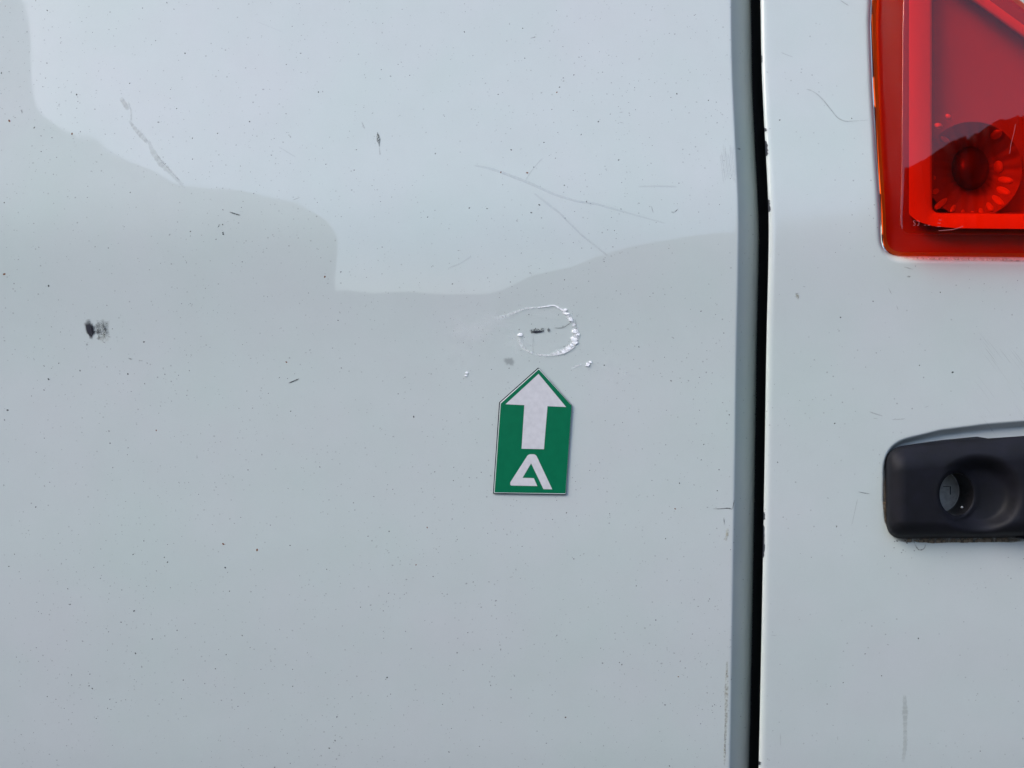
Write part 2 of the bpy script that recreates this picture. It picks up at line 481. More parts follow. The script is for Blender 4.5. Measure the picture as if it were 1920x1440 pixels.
def loop_part(name, outer, ho, inner, hi, mat, parent=lamp, n=160, c=cL, extra=None, smooth=False, cap=False):
    """band lofted between two outlines; extra=[(outline, h)...] continues inwards"""
    a = np.linspace(0, 2 * np.pi, n, endpoint=False)
    a = np.unique(np.r_[a, np.linspace(math.radians(112), math.radians(135), 40)]); n = len(a)
    seq = [(outer, ho), (inner, hi)] + (extra or [])
    R = []
    for poly, h in seq:
        P = ray_out(poly, c, a); R.append(at(P[:, 0], P[:, 1], h(P[:, 1]) if callable(h) else h))
    V = np.vstack(R); F = []
    for r in range(len(R) - 1):
        for i in range(n):
            j = (i + 1) % n
            F.append((r * n + i, r * n + j, (r + 1) * n + j, (r + 1) * n + i))
    if cap: F.append(tuple((len(R) - 1) * n + i for i in range(n)))
    return mesh_ob(name, V, F, mat, parent, smooth=smooth)

# housing tray behind the lens
TRAY = inset(LAMP, 2.5)
LEDGE_O = rounded([(1704, -100), (1704, 402), (1720, 415), (1750, 424), (1795, 428), (1990, 430), (2008, 111), (1712, -104)], [4, 8, 8, 10, 10, 10, 10, 4], 6)
LEDGE_I = rounded([(1743, -60), (1743, 404), (1972, 406), (1990, 115), (1752, -56)], [4, 22, 10, 10, 4], 8)
flange = lambda y: uvh(1640 + 0 * y, y)[2] - .003
loop_part('housing', TRAY, flange, LEDGE_O, lambda y: flange(y) - .002, HOUSING,
          extra=[(inset(LEDGE_O, 3), -.05)], cap=True)
loop_part('frame_wall', inset(LEDGE_O, -.6), -.02, inset(LEDGE_O, -.6), lambda y: face_h(y) - .0067, HOUSING)
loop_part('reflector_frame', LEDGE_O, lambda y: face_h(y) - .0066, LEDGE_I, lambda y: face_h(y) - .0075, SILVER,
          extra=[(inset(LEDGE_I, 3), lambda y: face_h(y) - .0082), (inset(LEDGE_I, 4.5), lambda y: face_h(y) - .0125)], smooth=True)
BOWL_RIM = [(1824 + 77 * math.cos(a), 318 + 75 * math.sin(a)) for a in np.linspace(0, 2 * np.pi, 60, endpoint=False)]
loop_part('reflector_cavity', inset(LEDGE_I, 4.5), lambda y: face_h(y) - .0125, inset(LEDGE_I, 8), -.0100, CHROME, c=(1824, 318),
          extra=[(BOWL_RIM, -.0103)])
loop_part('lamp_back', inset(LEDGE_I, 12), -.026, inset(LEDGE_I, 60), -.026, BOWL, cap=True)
# bowl with a bulb
def dome(name, cx, cy, rx, ry, h0, dh, mat, parent, nr=8, na=40, flutes=0, amp=0):
    V = [at(cx, cy, h0 + dh)]; F = []
    for r in range(1, nr + 1):
        f = r / nr
        for k in range(na):
            th = 2 * np.pi * k / na
            a = amp * math.cos(flutes * th) * f if flutes else 0
            V.append(at(cx + rx * f * math.cos(th), cy + ry * f * math.sin(th), h0 + dh * math.sqrt(max(0, 1 - f * f)) + a))
    for k in range(na): F.append((0, 1 + k, 1 + (k + 1) % na))
    for r in range(nr - 1):
        for k in range(na):
            a = 1 + r * na
            F.append((a + k, a + na + k, a + na + (k + 1) % na, a + (k + 1) % na))
    return mesh_ob(name, np.array(V), F, mat, parent)
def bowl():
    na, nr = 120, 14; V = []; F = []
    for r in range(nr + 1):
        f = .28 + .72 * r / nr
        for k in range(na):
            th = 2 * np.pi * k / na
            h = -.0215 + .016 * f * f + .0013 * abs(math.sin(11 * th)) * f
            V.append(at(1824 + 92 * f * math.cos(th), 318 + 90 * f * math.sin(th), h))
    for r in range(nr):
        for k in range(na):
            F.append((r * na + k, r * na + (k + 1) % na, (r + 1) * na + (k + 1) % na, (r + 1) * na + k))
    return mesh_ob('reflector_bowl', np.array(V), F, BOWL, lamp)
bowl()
dome('bulb', 1819, 315, 36, 43, -.02, .012, BULB, lamp)
# facets of the bowl, caught light put into a paler colour: (x, y, length, width, angle)
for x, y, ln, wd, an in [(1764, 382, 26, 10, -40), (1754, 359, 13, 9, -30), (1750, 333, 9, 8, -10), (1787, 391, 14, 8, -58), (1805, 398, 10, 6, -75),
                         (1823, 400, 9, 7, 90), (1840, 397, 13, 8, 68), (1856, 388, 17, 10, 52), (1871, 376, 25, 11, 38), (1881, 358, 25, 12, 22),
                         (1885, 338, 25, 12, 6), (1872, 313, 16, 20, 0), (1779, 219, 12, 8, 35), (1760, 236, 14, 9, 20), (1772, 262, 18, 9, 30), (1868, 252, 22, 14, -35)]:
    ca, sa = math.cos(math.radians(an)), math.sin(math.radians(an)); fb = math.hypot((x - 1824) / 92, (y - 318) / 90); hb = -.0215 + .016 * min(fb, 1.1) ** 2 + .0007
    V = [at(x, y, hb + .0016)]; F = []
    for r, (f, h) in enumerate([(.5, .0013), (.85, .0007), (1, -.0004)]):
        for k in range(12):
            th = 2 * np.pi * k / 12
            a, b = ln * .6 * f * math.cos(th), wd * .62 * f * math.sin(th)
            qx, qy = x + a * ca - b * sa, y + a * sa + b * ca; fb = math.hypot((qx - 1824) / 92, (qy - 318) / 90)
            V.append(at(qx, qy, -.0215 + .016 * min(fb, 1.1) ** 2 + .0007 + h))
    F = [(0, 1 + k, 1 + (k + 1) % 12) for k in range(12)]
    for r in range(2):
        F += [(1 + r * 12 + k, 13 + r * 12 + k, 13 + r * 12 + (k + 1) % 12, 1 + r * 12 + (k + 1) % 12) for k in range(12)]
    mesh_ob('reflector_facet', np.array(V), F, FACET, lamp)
# moulded lettering on the lens: S 1, two worn figures and three short bars
def stroke_poly(pts, w):
    P = np.array(pts, float); d = np.gradient(P, axis=0); d /= np.linalg.norm(d, axis=1)[:, None] + 1e-9
    n = np.stack([-d[:, 1], d[:, 0]], -1) * w / 2
    return P + n, P - n
def strokes(name, lines, w, hf, thick, mat, parent):
    V = []; F = []
    for pts in lines:
        a, b = stroke_poly(pts, w); n = len(pts); o = len(V)
        for i in range(n):
            for q, e in ((a[i], 0), (b[i], 0), (b[i], thick), (a[i], thick)): V.append(at(q[0], q[1], hf(q[1]) + e))
        for i in range(n - 1):
            k = o + 4 * i
            for e in range(4): F.append((k + e, k + (e + 1) % 4, k + 4 + (e + 1) % 4, k + 4 + e))
    return mesh_ob(name, np.array(V), F, mat, parent, smooth=False)
RED_MOULD = simple('raised_red_plastic', (.42, .10, .09), .35)
strokes('lens_lettering', [
    [(1716.4, 415), (1715, 413.6), (1713.4, 413.7), (1712.6, 415.2), (1713.4, 417), (1715.4, 418.6), (1716, 420.6), (1715, 422.6), (1713.2, 422.8), (1712.2, 421.6)],
    [(1719.4, 414.8), (1721.6, 413.6), (1723, 414.6), (1723, 421.2), (1721.8, 422.8), (1720, 422.4)],
    [(1732.8, 422.4), (1736, 422)], [(1739.5, 422.2), (1743.5, 422.4)],
    [(1760, 412.6), (1765, 412.8)], [(1758, 418.6), (1764, 418.4)], [(1757.6, 425), (1763.8, 424.8)]],
    .9, lambda y: face_h(y) + .0002, .0002, RED_MOULD, lamp)
strokes('lens_scratch', [[(1904, 233), (1901, 250), (1896, 268), (1893, 288)]], .8, lambda y: face_h(y) + .00018, .00006, RED_MOULD, lamp)
strokes('lens_scratch', [[(1760, 432.5), (1768, 432), (1786, 430.5), (1797, 427.6), (1806, 424)]], 1.2, lambda y: face_h(y) + .00018, .00006, RED_MOULD, lamp)

# ------------------------------------------------------------------ door handle
hand = empty('door_handle', tuple(world(at(1794, 927, 0))))
hand.parent = van; hand.matrix_parent_inverse = van.matrix_world.inverted()
HC = (1793.5, 926.5); NA = 360
th = np.linspace(0, 2 * np.pi, NA, endpoint=False)
HO = ray_out(HANDLE, HC, th)
HI = np.stack([HC[0] + 31.8 * np.cos(th), HC[1] + 40 * np.sin(th)], -1)
HSMOOTH = rounded([(1659, 940), (1660, 838), (1766, 825), (1925, 812), (2120, 796), (2120, 1030), (1990, 1010), (1900, 1009), (1661, 1012)],
                  [0, 40, 60, 60, 0, 0, 0, 0, 42], 14)
def handle_h(px, py):
    d = np.maximum(-sdist(px, py, HSMOOTH), 0)
    top = np.interp(px, [1640, 1700, 1766, 1850, 1925, 2120], [838, 832, 825, 818, 812, 796])
    bulge = lambda t: np.sqrt(np.maximum(1 - (1 - np.clip(t, 0, 1)) ** 2, 0))
    soft = lambda t: 1 - (1 - np.clip(t, 0, 1)) ** 2
    q = np.clip(d / 12, 0, 1)
    h = -.0036 + .0134 * bulge(d / 10) * (.42 + .58 * soft((py - top) / 52) * soft((px - 1657) / 44) * soft((1013 - py) / 36))
    h += .000012 * np.maximum(px - 1760, 0) * q
    r = np.hypot((px - 1836) / 77, (py - 928) / 72)
    w = np.clip((1.12 - r) / .5, 0, 1); w = w * w * (3 - 2 * w)
    h -= w * .0075 * np.clip(1.12 - .45 * r * r, 0, None)
    # flat collar round the key hole
    c = np.hypot((px - HC[0]) / 31.8, (py - HC[1]) / 40)
    h += .0007 * np.exp(-((c - 1.12) / .12) ** 2)
    return h
ts = np.r_[0, .012, .03, .06, np.linspace(.1, .9, 46), .93, .95, .965, .978, .988, .995, 1]
R = []
for t_ in ts:
    P = HI * (1 - t_) + HO * t_
    hs_ = handle_h(P[:, 0], P[:, 1]); hb = prof((P[:, 1] - 720)) 
    R.append((P, hs_ + hb))
edgeP, edgeh = R[-1]
rings = [at(edgeP[:, 0], edgeP[:, 1], edgeh - .004)] + [at(P[:, 0], P[:, 1], h) for P, h in R[::-1]]
nr = len(rings); V = np.vstack(rings)
idx = np.arange(nr * NA).reshape(nr, NA); nx = np.roll(idx, -1, 1)
Q = np.stack([idx[:-1], nx[:-1], nx[1:], idx[1:]], -1).reshape(-1, 4)
fast_mesh('handle_body', V, Q, PLASTIC, hand)
# key well: straight wall going in from the edge of the hole, lock face at its end
P0 = R[0][1]; top = at(HI[:, 0], HI[:, 1], P0)
hmean = float(P0.mean()); well = top.copy(); well[:, 1] = -(float(P0.min()) - .0135)
lipin = top.copy(); lipin[:, 0] = lipin[:, 0] * .9995; lipin[:, 1] += .0004
V = np.vstack([top, lipin, well]); F = []
for r in range(2):
    for i in range(NA):
        j = (i + 1) % NA; F.append((r * NA + i, r * NA + j, (r + 1) * NA + j, (r + 1) * NA + i))
WELL = simple('well_black_plastic', (.008, .007, .008), .5, bump=(900, .4, .0003))
mesh_ob('key_well', V, F, WELL, hand)
cw = well.mean(0)
disc = [cw + (well[i] - cw) * .995 for i in range(0, NA, 6)]; nd = len(disc)
rim = [cw + (well[i] - cw) * .93 + np.array([0, -.0006, 0]) for i in range(0, NA, 6)]
V = np.vstack([disc, rim, [cw + np.array([0, -.0007, 0])]])
F = [(i, (i + 1) % nd, nd + (i + 1) % nd, nd + i) for i in range(nd)] + [(nd + i, nd + (i + 1) % nd, 2 * nd) for i in range(nd)]
lockf = mesh_ob('lock_face', V, F, LOCK, hand)
def bar(name, x0, x1, z0, z1, y, t_, mat, parent):
    V = [(x0, y, z0), (x1, y, z0), (x1, y, z1), (x0, y, z1), (x0, y - t_, z0), (x1, y - t_, z0), (x1, y - t_, z1), (x0, y - t_, z1)]
    F = [(4, 5, 6, 7), (0, 1, 5, 4), (1, 2, 6, 5), (2, 3, 7, 6), (3, 0, 4, 7)]
    return mesh_ob(name, np.array(V), F, mat, parent, smooth=False)
yk = cw[1] - .00068; kp = (D + cw[1]) / D
def kx(px): return (px - 960) * U * kp
def kz(py): return -(py - 720) * U * kp
bar('key_slot', kx(1779.6), kx(1781.4), kz(927), kz(911.5), yk, .00012, SLOT, hand)
bar('key_slot', kx(1767), kx(1779.2), kz(912.6), kz(911.4), yk, .0001, simple('rusty_line', (.06, .025, .02), .7), hand)
# grip that continues past the key end
G = rounded([(1893, 1007), (1930, 1012.5), (2120, 1040), (2120, 1000), (1960, 1003)], [2, 3, 3, 3, 3], 3)
prism('grip', G, -.004, .004, PLASTIC, hand, chamfer=1.5)
# bits of grit in the dish
for x, y, r_ in [(1803.8, 951, 2.1), (1841, 920, 1.2), (1788, 884, 1.1)]:
    dome('grit', x, y, r_ * 1.2, r_, float(handle_h(np.array([x + 3.]), np.array([y]))[0] + prof(y - 720)) - (.0008 if x != 1803.8 else .0035), .0004, simple('pale_grit', (.5, .5, .48), .5), hand, 3, 8)

# ------------------------------------------------------------------ marks in the paint
THIN = {'beige_grey_smear': .5, 'dull_scratch': .34, 'tar_speck': .85}
def ribbon(name, pts, w, a, mat, parent, jitter=.12, e=.00012, taper=True, seg=2.5):
    P = np.array(pts, float); L = np.r_[0, np.cumsum(np.hypot(*np.diff(P, axis=0).T))]
    n = max(4, int(L[-1] / seg)); t = np.linspace(0, L[-1], n)
    # smooth the path
    q = np.stack([np.interp(t, L, P[:, 0]), np.interp(t, L, P[:, 1])], -1)
    for _ in range(3): q[1:-1] = .25 * q[:-2] + .5 * q[1:-1] + .25 * q[2:]
    d = np.gradient(q, axis=0); d /= np.linalg.norm(d, axis=1)[:, None] + 1e-9
    nn = np.stack([-d[:, 1], d[:, 0]], -1)
    ww = np.interp(t / L[-1], np.linspace(0, 1, len(w)), w) if hasattr(w, '__len__') else np.full(n, w)
    aa = np.interp(t / L[-1], np.linspace(0, 1, len(a)), a) if hasattr(a, '__len__') else np.full(n, a)
    aa = aa * THIN.get(mat.name, 1)
    if mat.name == 'dull_scratch': ww = ww * 1.35; aa = aa * .8; jitter = jitter * .5
    ww = ww * (1 + jitter * RNG.normal(size=n)); aa = aa * np.clip(1 + 1.5 * jitter * RNG.normal(size=n), .2, 1.6)
    if taper: aa = aa * np.minimum(1, np.minimum(np.arange(n) + .3, np.arange(n)[::-1] + .3) / 2.5)
    V = []; A = []; offs = [(-.5, 0), (-.26, 1), (.26, 1), (.5, 0)]
    for o, f in offs:
        p = q + nn * (ww * o)[:, None]
        V.append(on(p[:, 0], p[:, 1], e)); A.append(np.clip(aa * f, 0, 1))
    F = []
    for k in range(3):
        for i in range(n - 1): F.append((k * n + i, k * n + i + 1, (k + 1) * n + i + 1, (k + 1) * n + i))
    return film_ob(name, np.vstack(V), F, np.concatenate(A), mat, parent)

def blob(name, cx, cy, rx, ry, rot, a, mat, parent, rough=.25, e=.00011, soft=.55, n=22):
    th_ = np.linspace(0, 2 * np.pi, n, endpoint=False); k = 1 + rough * RNG.normal(size=n) * .7
    c, s_ = math.cos(math.radians(rot)), math.sin(math.radians(rot))
    V = [on(cx, cy, e)[None]]; A = [[a]]
    for f, al in ((soft, a), (1, 0)):
        x, y = rx * f * k * np.cos(th_), ry * f * k * np.sin(th_)
        V.append(on(cx + x * c - y * s_, cy + x * s_ + y * c, e)); A.append(np.full(n, al))
    F = [(0, 1 + i, 1 + (i + 1) % n) for i in range(n)] + [(1 + i, 1 + n + i, 1 + n + (i + 1) % n, 1 + (i + 1) % n) for i in range(n)]
    return film_ob(name, np.vstack(V), F, np.concatenate(A), mat, parent)

# rubbed smear top left, leaf-shaped mark, hairline scratches
ribbon('smear', [(226, 183), (232, 192), (241, 206)], [7, 11, 8], .75, SMEAR, body)
ribbon('smear', [(240, 190), (246, 208), (246, 228)], [4, 3, 4], .45, SMEAR, body)
ribbon('smear', [(242, 226), (252, 240), (272, 262), (277, 268)], [4, 8, 11, 7], .62, SMEAR, body)
ribbon('smear', [(278, 262), (285, 282), (300, 305), (322, 325), (345, 350)], [5, 13, 12, 9, 6], [.3, .5, .5, .4, .2], SMEAR, body)
ribbon('smear', [(292, 288), (312, 312), (338, 340)], 3, .4, SMEAR, body)
ribbon('paint_scuff', [(707.5, 247), (709.5, 260), (711.5, 276)], [2, 9, 1.5], .9, CHIPGREY, body, jitter=.25)
ribbon('paint_scuff', [(708, 248), (711, 262), (711.5, 275)], [2, 2.5, 2], .55, CHIPGREY, body)
ribbon('paint_scuff', [(711.5, 276), (712, 284), (713, 291)], [1.4, 1.5, 4], .7, CHIPGREY, body)
ribbon('scratch', [(888, 310), (915, 315), (940, 323), (985, 340), (1040, 365), (1080, 377), (1120, 383), (1180, 400), (1248, 419)], [3, 5, 4, 4, 3, 2.5], [.45, .6, .6, .6, .5, .3], SCRATCH, body)
ribbon('scratch', [(985, 339), (995, 322), (1010, 304), (1018, 296)], 2.2, .5, SCRATCH, body)
ribbon('scratch', [(1000, 361), (1050, 400), (1090, 440), (1140, 480)], 3, [.35, .6, .65, .4], SCRATCH, body)
ribbon('scratch', [(840, 503), (862, 495), (885, 480)], 3, .35, SCRATCH, body)
ribbon('scratch', [(1196, 350), (1230, 349), (1270, 350)], 3, .4, SCRATCH, body)
ribbon('scratch', [(522, 275), (555, 295)], 2, .3, SCRATCH, body)
ribbon('scratch', [(480, 40), (530, 60)], 1.6, .15, SCRATCH, body)
for k in range(9):
    x = 1352 + k * 3.1; ribbon('edge_scrape', [(x - 3 + 2 * RNG.random(), 268 + 30 * RNG.random()), (x + 1, 310), (x + 5, 345 - 14 * RNG.random())], 1.6 + RNG.random(), .28 + .2 * RNG.random(), SMEAR if k % 2 else SCRATCH, body)
for x0, y0, x1, y1, w, a in [(541, 718.5, 561, 710, 2.4, .9), (430, 397.5, 451, 404, 2.6, .75), (1258, 397, 1264, 399, 3, .7), (1264, 399, 1272, 391, 2, .6), (1221, 386, 1225, 399, 2, .5),
                             (240, 671.5, 248, 674, 3, .6), (994, 72, 1005, 69, 2, .45), (40, 205, 42, 213, 3, .55), (1161, 211, 1169, 210, 1.6, .5), (1161, 229, 1170, 231, 1.6, .5), (1160, 219, 1164, 220, 1.4, .4),
                             (955, 1083, 962, 1081, 2, .5), (957, 995, 958, 1000, 2, .5), (678, 228, 684, 242, 2.4, .35), (549, 375, 563, 370, 1.6, .4)]:
    ribbon('scratch', [(x0, y0), ((x0 + x1) / 2, (y0 + y1) / 2), (x1, y1)], w, a, TAR, body, seg=1.6)
ribbon('scratch', [(1336, 954), (1350, 954), (1366, 952.5), (1371, 954), (1373, 955)], [1.4, 1.6, 2, 3], [.5, .6, .8, .9], TAR, body)
ribbon('scratch', [(1373, 955.5), (1375, 948), (1377, 937)], [2.4, 1.5, 1.8], .85, TAR, body)
ribbon('scratch', [(1357, 970), (1358, 978), (1358.6, 984)], [1.4, 2.4, 1.6], .8, TAR, body)
ribbon('stain', [(1364, 990), (1364, 1003), (1359, 1014)], 7, .5, YELL, body)
ribbon('stain', [(1363, 1240), (1362, 1300), (1361, 1360), (1359, 1400), (1358, 1436)], [4, 8, 7, 5, 4], .45, YELL, body)
ribbon('scratch', [(1361, 1330), (1359, 1380), (1360, 1420)], 2, .3, TAR, body)
# dark chip at the left
ribbon('paint_chip', [(160, 603), (165, 600), (170, 601)], [4, 7, 5], .5, DARKCHIP, body)
ribbon('paint_chip', [(163, 603), (166, 614), (170, 624), (171, 636)], [15, 16, 13, 6], [.85, .95, .97, .8], DARKCHIP, body, jitter=.08)
ribbon('paint_chip', [(171, 606), (173, 618), (173.5, 628)], [5, 6, 4], .85, DARKCHIP, body)
ribbon('paint_chip', [(174, 610), (176, 620), (176, 629)], [6, 7, 5], .6, DARKCHIP, body, jitter=.5)
ribbon('paint_chip', [(192, 609), (197, 617), (200, 626)], [3, 5, 3], .45, DARKCHIP, body, jitter=.5)
ribbon('paint_chip', [(180, 606), (184, 614)], [7, 8], .6, DARKCHIP, body, jitter=.4)
ribbon('paint_chip', [(180, 619), (186, 626)], [7, 8], .97, DARKCHIP, body)
ribbon('paint_chip', [(183, 637), (187, 630)], [7, 7], .97, DARKCHIP, body)
ribbon('paint_chip', [(193, 641), (198, 643)], [2.5, 2], .7, DARKCHIP, body)
ribbon('paint_chip', [(162, 644), (164, 648)], [4, 4], .8, DARKCHIP, body)
ribbon('paint_chip', [(188, 627.5), (198, 627)], 1.2, .8, DARKCHIP, body)
ribbon('paint_chip', [(198, 629), (208, 632)], 1.3, .6, DARKCHIP, body)
blob('paint_scuff', 191, 616, 15, 19, -25, .62, CHIPGREY, body)
blob('paint_scuff', 195, 633, 12, 9, 10, .30, YELL, body)
# chip and cracked, lifted lacquer at the dent
ribbon('paint_chip', [(993, 621.5), (1003, 620), (1013, 619), (1024, 617)], [8, 9, 8, 6], [.8, .95, .9, .7], CHIPGREY, body, e=.0002, jitter=.2)
ribbon('paint_chip', [(995, 623), (1008, 622.5), (1021, 620.5)], [4.5, 4.5, 3], .9, DARKCHIP, body, e=.00024)
ribbon('paint_chip', [(996.5, 617), (997, 626)], 2.6, .85, DARKCHIP, body, e=.00024)
ribbon('paint_chip', [(1027, 615.5), (1028.5, 619), (1031, 622)], [5, 6.5, 5.5], .97, DARKCHIP, body, e=.00024)
ribbon('scratch', [(1038, 615), (1056, 615), (1066, 608), (1077, 599)], 1.5, .6, TAR, body, e=.0002)
ribbon('scratch', [(1079, 598), (1080.5, 615), (1083, 640)], 1.2, .5, TAR, body, e=.0003)
ribbon('scratch', [(1000, 630), (999, 648), (1000, 664)], 1.2, .28, TAR, body)
blob('smudge', 955, 678, 11, 9, 0, .22, TAR, body)
LIFT = film_mat('raised_lacquer_edge', (.95, .95, .94), .3)
ribbon('lacquer_edge', [(1003, 577.5), (1012, 576), (1024, 574.5), (1036, 572.2), (1042, 573), (1050, 579), (1056, 581.5), (1062, 586)], [2, 2.5, 3, 3, 3.5, 4.5, 5, 4], [.5, .9, 1, 1, 1, 1, 1, .8], LIFT, body, e=.0003)
ribbon('lacquer_edge', [(1063, 588), (1066, 595), (1072, 600)], 3, .8, LIFT, body, e=.0003)
ribbon('lacquer_edge', [(1078, 648), (1070, 655), (1060, 660), (1046, 665), (1028, 667), (1010, 664)], [5, 5, 4, 3, 3, 2], [1, .9, .9, .6, .4, .2], LIFT, body, e=.0003)
ribbon('lacquer_edge', [(1004, 577), (985, 578), (965, 586), (945, 594), (925, 598)], [3, 4, 6, 9, 12], [.55, .4, .3, .22, .12], LIFT, body, e=.0003, jitter=.3)
ribbon('lacquer_edge', [(1028, 667), (1005, 665), (986, 657), (975, 645), (971, 632)], [5, 5, 5, 5, 5], [.5, .4, .35, .35, .3], LIFT, body, e=.0003, jitter=.35)
ribbon('lacquer_edge', [(990, 660), (978, 645), (973, 632)], 4, .18, LIFT, body, e=.0003)
ribbon('lacquer_edge', [(1070, 692), (1080, 687), (1092, 682)], 4, .3, LIFT, body, e=.0002)
ribbon('lacquer_edge', [(1168, 700), (1176, 696), (1174, 703)], 5, .25, LIFT, body, e=.0002)
for bx, by, ba, bb, al in [(885, 622, 48, 26, .2), (930, 602, 40, 18, .16), (862, 655, 26, 40, .07), (970, 640, 26, 26, .14), (1015, 640, 40, 24, .06), (1150, 700, 40, 20, .06), (1030, 590, 40, 12, .08)]:
    blob('lacquer_haze', bx, by, ba, bb, 0, al, LIFT, body, e=.00014, soft=.3, n=26)
ribbon('lacquer_edge', [(1050, 579), (1064, 590), (1074, 604), (1081, 622), (1078, 640), (1068, 652), (1050, 661), (1028, 665)], [6, 9, 9, 11, 13, 10, 8, 5], [.5, .65, .55, .75, .8, .7, .5, .3], LIFT, body, e=.00022, jitter=.3)
for x, y, r_, up in [(1060, 581, 3.2, .3), (1062, 588, 4.5, .5), (1070, 599, 4.2, .6), (1079, 622, 5.2, .5), (1083, 627, 4, .5), (1076, 636, 6.2, .4), (1078, 642, 5, .5),
                     (1072, 647, 3.6, .6), (1067, 653, 3, .5), (1057, 660, 4.6, .4), (975, 627.5, 4, .4), (1103, 683, 5, .6), (1107, 679, 3, .5), (875, 699, 2.6, .4), (873, 704, 2.4, .5)]:
    n = 9; th_ = np.sort(RNG.random(n) * .5 + np.arange(n)) * 2 * np.pi / n; k = .95 + .85 * (RNG.random(n) - .5)
    x_, y_ = x + r_ * 1.15 * k * np.cos(th_), y + r_ * .72 * k * np.sin(th_)
    V = np.vstack([on(x_, y_, .0001), on(x + (x_ - x) * .85, y + (y_ - y) * .85, .00022 + up * .00022 * (np.sin(th_) + .6 * -np.cos(th_) + 1.2)), on(np.array([x]), np.array([y]), .00035)])
    F = [(i, (i + 1) % n, n + (i + 1) % n, n + i) for i in range(n)] + [(n + i, n + (i + 1) % n, 2 * n) for i in range(n)]
    mesh_ob('lacquer_flake', V, F, FLAKE, body, smooth=False)
# fold and door edge chips
ribbon('paint_chip', [(1382, 278), (1389, 280)], [3, 5], 1, DARKCHIP, body, e=.0002)
def rim_chip(y0, y1, w, a):
    """chip on the rounded front edge of the door"""
    n = 14; y = np.linspace(y0, y1, n); V = []; A = []
    jag = w * (.55 + .6 * RNG.random(n)) * np.minimum(1, np.minimum(np.arange(n) + .6, np.arange(n)[::-1] + .6) / 2)
    pr = np.stack([rim_px - 1441.8, rim_h], -1)[4:]
    v = (y - 720)
    for f in (0, .5, 1):
        off = jag * f
        h = np.interp(off, pr[:, 0], pr[:, 1]); hb = prof(v * (D - prof(v)) / D)
        u = (1441.8 + off - 960) * (D - h) / D + bow(v * (D - prof(v)) / D)
        vv_ = v * (D - hb - h) / D
        V.append(np.stack([(u - .6) * U, -(hb + h + .00022), -vv_ * U], -1)); A.append(np.full(n, a if f < 1 else a * .8))
    F = [(k * n + i, k * n + i + 1, (k + 1) * n + i + 1, (k + 1) * n + i) for k in range(2) for i in range(n - 1)]
    film_ob('paint_chip', np.vstack(V), F, np.concatenate(A), DARKCHIP, door)
for c in [(264, 293, 5.5, .85), (240, 247, 5, .8), (374, 398, 4.5, .8), (104, 118, 2.5, .6), (960, 975, 3.5, .8), (985, 1046, 3.5, .85), (1427, 1434, 5, .9)]: rim_chip(*c)
# door panel marks
ribbon('scratch', [(1511, 167), (1522, 170), (1532, 176), (1545, 189), (1560, 208), (1570, 221), (1583, 227.5), (1600, 227), (1630, 225)], 1.7, [.15, .3, .36, .36, .36, .33, .2, .1], TAR, door)
ribbon('stain', [(1493, 549), (1496, 555), (1496, 563)], [7, 8, 3], .7, YELL, door)
for x0, y0, x1, y1, w, a in [(1505, 537, 1510, 537.5, 1.6, .6), (1490, 551, 1500, 549, 1.5, .4), (1489, 556, 1498, 555, 1.4, .4), (1630, 772, 1655, 780, 2.6, .35), (1637, 784, 1646, 785, 1.8, .4), (1672, 787, 1698, 785, 1.8, .3),
                             (1666, 540, 1672, 552, 1.8, .45), (1681, 572, 1684, 582, 1.8, .35), (1733, 764, 1742, 761, 1.8, .45), (1695, 500, 1712, 505, 2, .4), (1464, 98, 1487, 107, 1.6, .3), (1436, 134, 1441, 136, 1.8, .5), (1512, 167, 1524, 169, 1.4, .2),
                             (1575, 0, 1592, 11, 1.8, .4), (1609, 922, 1632, 926, 1.6, .6), (1597, 985, 1608, 935, 1.6, .2), (1463, 1374, 1464, 1400, 1.4, .2), (1445, 1191, 1458, 1191, 1.2, .3), (1570, 1380, 1571, 1388, 2.4, .35)]:
    ribbon('scratch', [(x0, y0), ((x0 + x1) / 2, (y0 + y1) / 2 + .4), (x1, y1)], w, a, TAR, door, seg=2)
ribbon('stain', [(1700, 518), (1704, 520.5), (1708, 518)], [2, 4, 2], .8, TAN, door)
ribbon('stain', [(1696, 1302), (1697, 1330), (1697, 1360), (1697, 1400), (1693, 1430)], [6, 12, 8, 10, 6], [.3, .5, .35, .4, .2], SMEAR, door)
for k in range(60):
    x, y = 1800 + 120 * RNG.random(), 600 + 180 * RNG.random(); L_ = 14 + 26 * RNG.random()
    ribbon('scratch', [(x, y), (x + L_ * .5, y + L_ * .62), (x + L_, y + L_ * 1.3)], .9, .10 + .14 * RNG.random(), TAR, door, seg=7) if k < 26 else None

